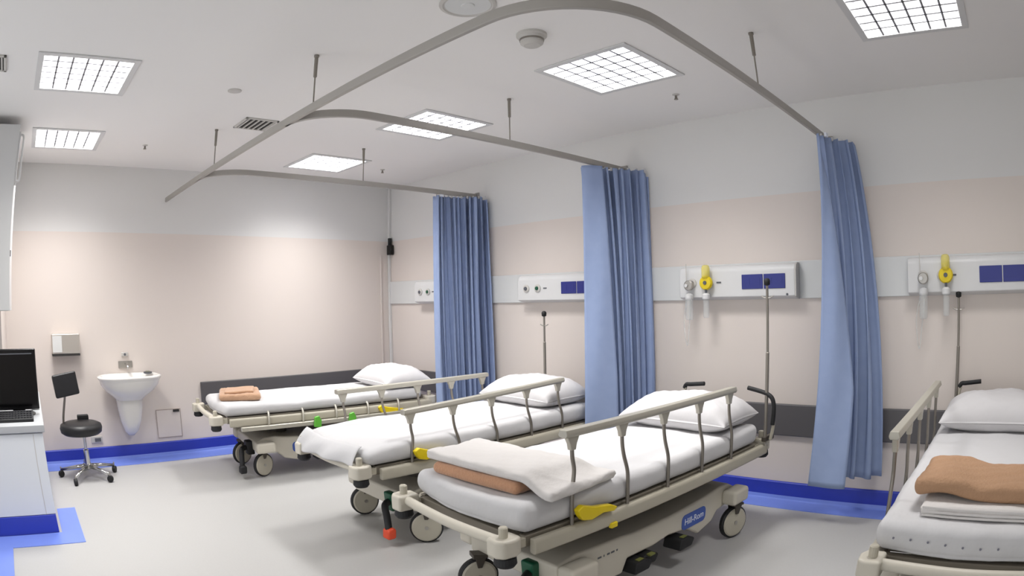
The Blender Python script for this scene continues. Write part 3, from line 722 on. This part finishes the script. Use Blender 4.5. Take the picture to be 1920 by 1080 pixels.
MB().box(-.022, .022, -.014, .014, .010, .026).build('soap', mat('olive_soap', (120, 118, 100), .5), t, bevel=.006)
t = thing('paper_towel_dispenser', (-3.69, 0, 1.08), 'steel paper towel dispenser on the back wall above the stool', 'dispenser')
MB().box(-.142, .142, -.12, 0, -.075, .10).build('body', mat('brushed_dispenser_steel', (206, 200, 192), .32, metal=.55), t, bevel=.008)
MB().box(-.142, .142, -.118, -.002, -.092, -.075).build('slot', HOLE, t)
MB().box(-.135, -.04, -.1225, -.1195, -.06, .085).build('front_plate', TRUNK, t, bevel=.001)
t = thing('access_panel', (-2.67, 0, .30), 'low wall access panel with dark latch, right of the basin', 'access panel')
MB().box(-.125, .125, -.006, 0, -.125, .135).build('panel', WALL, t, bevel=.002)
m = MB()
for q in ((-.13, .13, .135, .14), (-.13, .13, -.13, -.125), (-.13, -.125, -.125, .135), (.125, .13, -.125, .135)): m.box(q[0], q[1], -.007, 0, q[2], q[3])
m.build('panel_frame', mat('taupe_frame', (172, 158, 150), .5), t)
MB().box(.05, .115, -.02, -.006, .112, .135).build('latch', HOLE, t, bevel=.003)
t = thing('wall_socket', (-3.45, 0, .205), 'small grey wall socket just above the blue skirting behind the stool', 'socket')
MB().box(-.06, .06, -.012, 0, -.03, .03).build('plate', DET, t, bevel=.003)
MB().box(-.02, .045, -.016, -.012, -.018, .015).build('switch', PRINTG, t, bevel=.002)
t = thing('wall_phone', (-.03, -.035, 2.0), 'small black fitting mounted high in the far room corner above the conduit', 'camera')
MB().box(-.035, .02, -.07, -.0, -.07, .04).build('body', BLACKG, t, bevel=.008)
MB().box(-.018, .014, -.035, -.0, .04, .12).build('bracket', BLACK, t, bevel=.004)
MB().lathe([(.014, -.07), (.014, -.078), (.004, -.078)], (-.008, 0, -.03), 14, 'y').build('lens', BLACK, t)
t.name = 'security_camera'

# ------------------------------------------------------------------ stool
t = thing('swivel_stool', (-3.62, -.55, 0), 'black swivel stool with square backrest and chrome star base', 'stool')
MB().lathe([(.10, .376), (.17, .378), (.195, .395), (.202, .43), (.194, .458), (.16, .472), (.05, .476)], (-.02, 0, 0), 32).build('seat', BLACKV, t, smooth=True)
MB().lathe([(.012, .11), (.028, .115), (.028, .24), (.014, .245), (.014, .376)], (0, 0, 0), 16).build('gas_lift', CHROME, t)
MB().tube(bez([(-.10, .02, .385), (-.17, .05, .40), (-.175, .05, .5), (-.145, .03, .66), (-.13, .02, .76)]), .011, 8).build('back_stem', POSTM, t, smooth=True)
MB().box(-.055, .055, -.02, .02, .0, .05).build('height_knob', BLACK, t, bevel=.01).location = (.02, .15, .462)
o = MB().box(-.115, .115, -.022, .022, -.095, .095).build('backrest', BLACKV, t, bevel=.015, seg=3); o.location = (-.125, -.01, .79); o.rotation_euler = (-.1, -.14, .1)
bs = MB().lathe([(.03, .075), (.04, .085), (.036, .12), (.02, .125)], (0, 0, 0), 18).build('base_hub', CHROME, t)
for k in range(5):
    a = .35+2*PI*k/5; c_, s_ = math.cos(a), math.sin(a)
    lg = MB().tube([(.03*c_, .03*s_, .10), (.13*c_, .13*s_, .09), (.275*c_, .275*s_, .066)], [.019, .016, .012], 8).build('base_leg', CHROME, t, smooth=True)
    w = MB().lathe([(.010, -.018), (.026, -.016), (.03, -.008), (.03, .008), (.026, .016), (.01, .018)], (0, 0, 0), 16, 'y').build('caster', BLACK, t)
    w.location = (.275*c_, .275*s_, .03); w.rotation_euler = (0, 0, a+.7)
    MB().lathe([(.007, .0), (.007, .034)], (0, 0, .028), 8).build('caster_stem', STEEL, w)

# ------------------------------------------------------------------ ceiling fittings
t = thing('smoke_detector', (-1.93, -4.01, H), 'white round smoke detector on the ceiling inside the track curve', 'smoke detector')
MB().lathe([(.075, 0), (.075, -.012), (.066, -.016), (.062, -.03)], (0, 0, 0), 30).build('mount', DET, t)
MB().lathe([(.058, -.03), (.056, -.05), (.04, -.062), (.01, -.065)], (0, 0, 0), 30).build('sensor_head', DET, t, smooth=False)
MB().lathe([(.0595, -.031), (.0595, -.038)], (0, 0, 0), 30).build('sensor_slot', POSTM, t)
t = thing('ceiling_speaker', (-2.385, -4.06, H), 'large round ceiling speaker beside the track at the top edge', 'ceiling speaker')
MB().lathe([(.125, 0), (.125, -.006), (.11, -.010), (.105, -.006)], (0, 0, 0), 36).build('rim', DET, t)
MB().lathe([(.104, -.001), (.10, -.006), (.01, -.007)], (0, 0, 0), 36).build('grille', TRUNK, t)
MB().lathe([(.03, -.007), (.028, -.011), (.01, -.012)], (0, 0, 0), 20).build('grille_centre', TRUNK, t)
SPR = [(-2.823, -2.427, 'recessed sprinkler cap in the ceiling left of the track and air vent'), (-3.075, -.885, 'small sprinkler head between the two far ceiling lights at left'),
       (-.62, -4.045, 'small sprinkler head right of the diamond-looking ceiling light'), (-.663, -.847, 'small sprinkler head above the farthest curtain')]
for i, (x, y, lb) in enumerate(SPR):
    t = thing('sprinkler_head', (x, y, H), lb, 'sprinkler', 'ceiling sprinkler heads')
    r = .045 if i == 0 else .024
    MB().lathe([(r, 0), (r, -.004), (r*.6, -.008)], (0, 0, 0), 20).build('escutcheon', DET, t)
    if i: MB().lathe([(.007, -.006), (.009, -.028), (.014, -.032), (.014, -.035)], (0, 0, 0), 12).build('nozzle', POSTM, t)
def vent(x, y, wx, wy, n, label, name='air_vent'):
    t = thing(name, (x, y, H), label, 'air vent')
    MB().box(-wx/2+.015, wx/2-.015, -wy/2+.015, wy/2-.015, -.003, -.001).build('backing', HOLE, t)
    m = MB()
    for q in ((-wx/2, wx/2, -wy/2, -wy/2+.018), (-wx/2, wx/2, wy/2-.018, wy/2), (-wx/2, -wx/2+.018, -wy/2, wy/2), (wx/2-.018, wx/2, -wy/2, wy/2)): m.box(*q, -.01, -.0005)
    m.build('frame', DET, t, bevel=.002)
    for k in range(n):
        p = -wx/2+.03+(wx-.06)*k/(n-1); MB().box(p-.005, p+.005, -wy/2+.015, wy/2-.015, -.012, -.004).build('slat', DET, t)
vent(-2.41, -1.79, .26, .28, 6, 'grey slatted air vent in the ceiling behind the curtain track')
vent(-4.47, -2.53, .30, .24, 5, 'grey ceiling air vent cut off by the left edge')
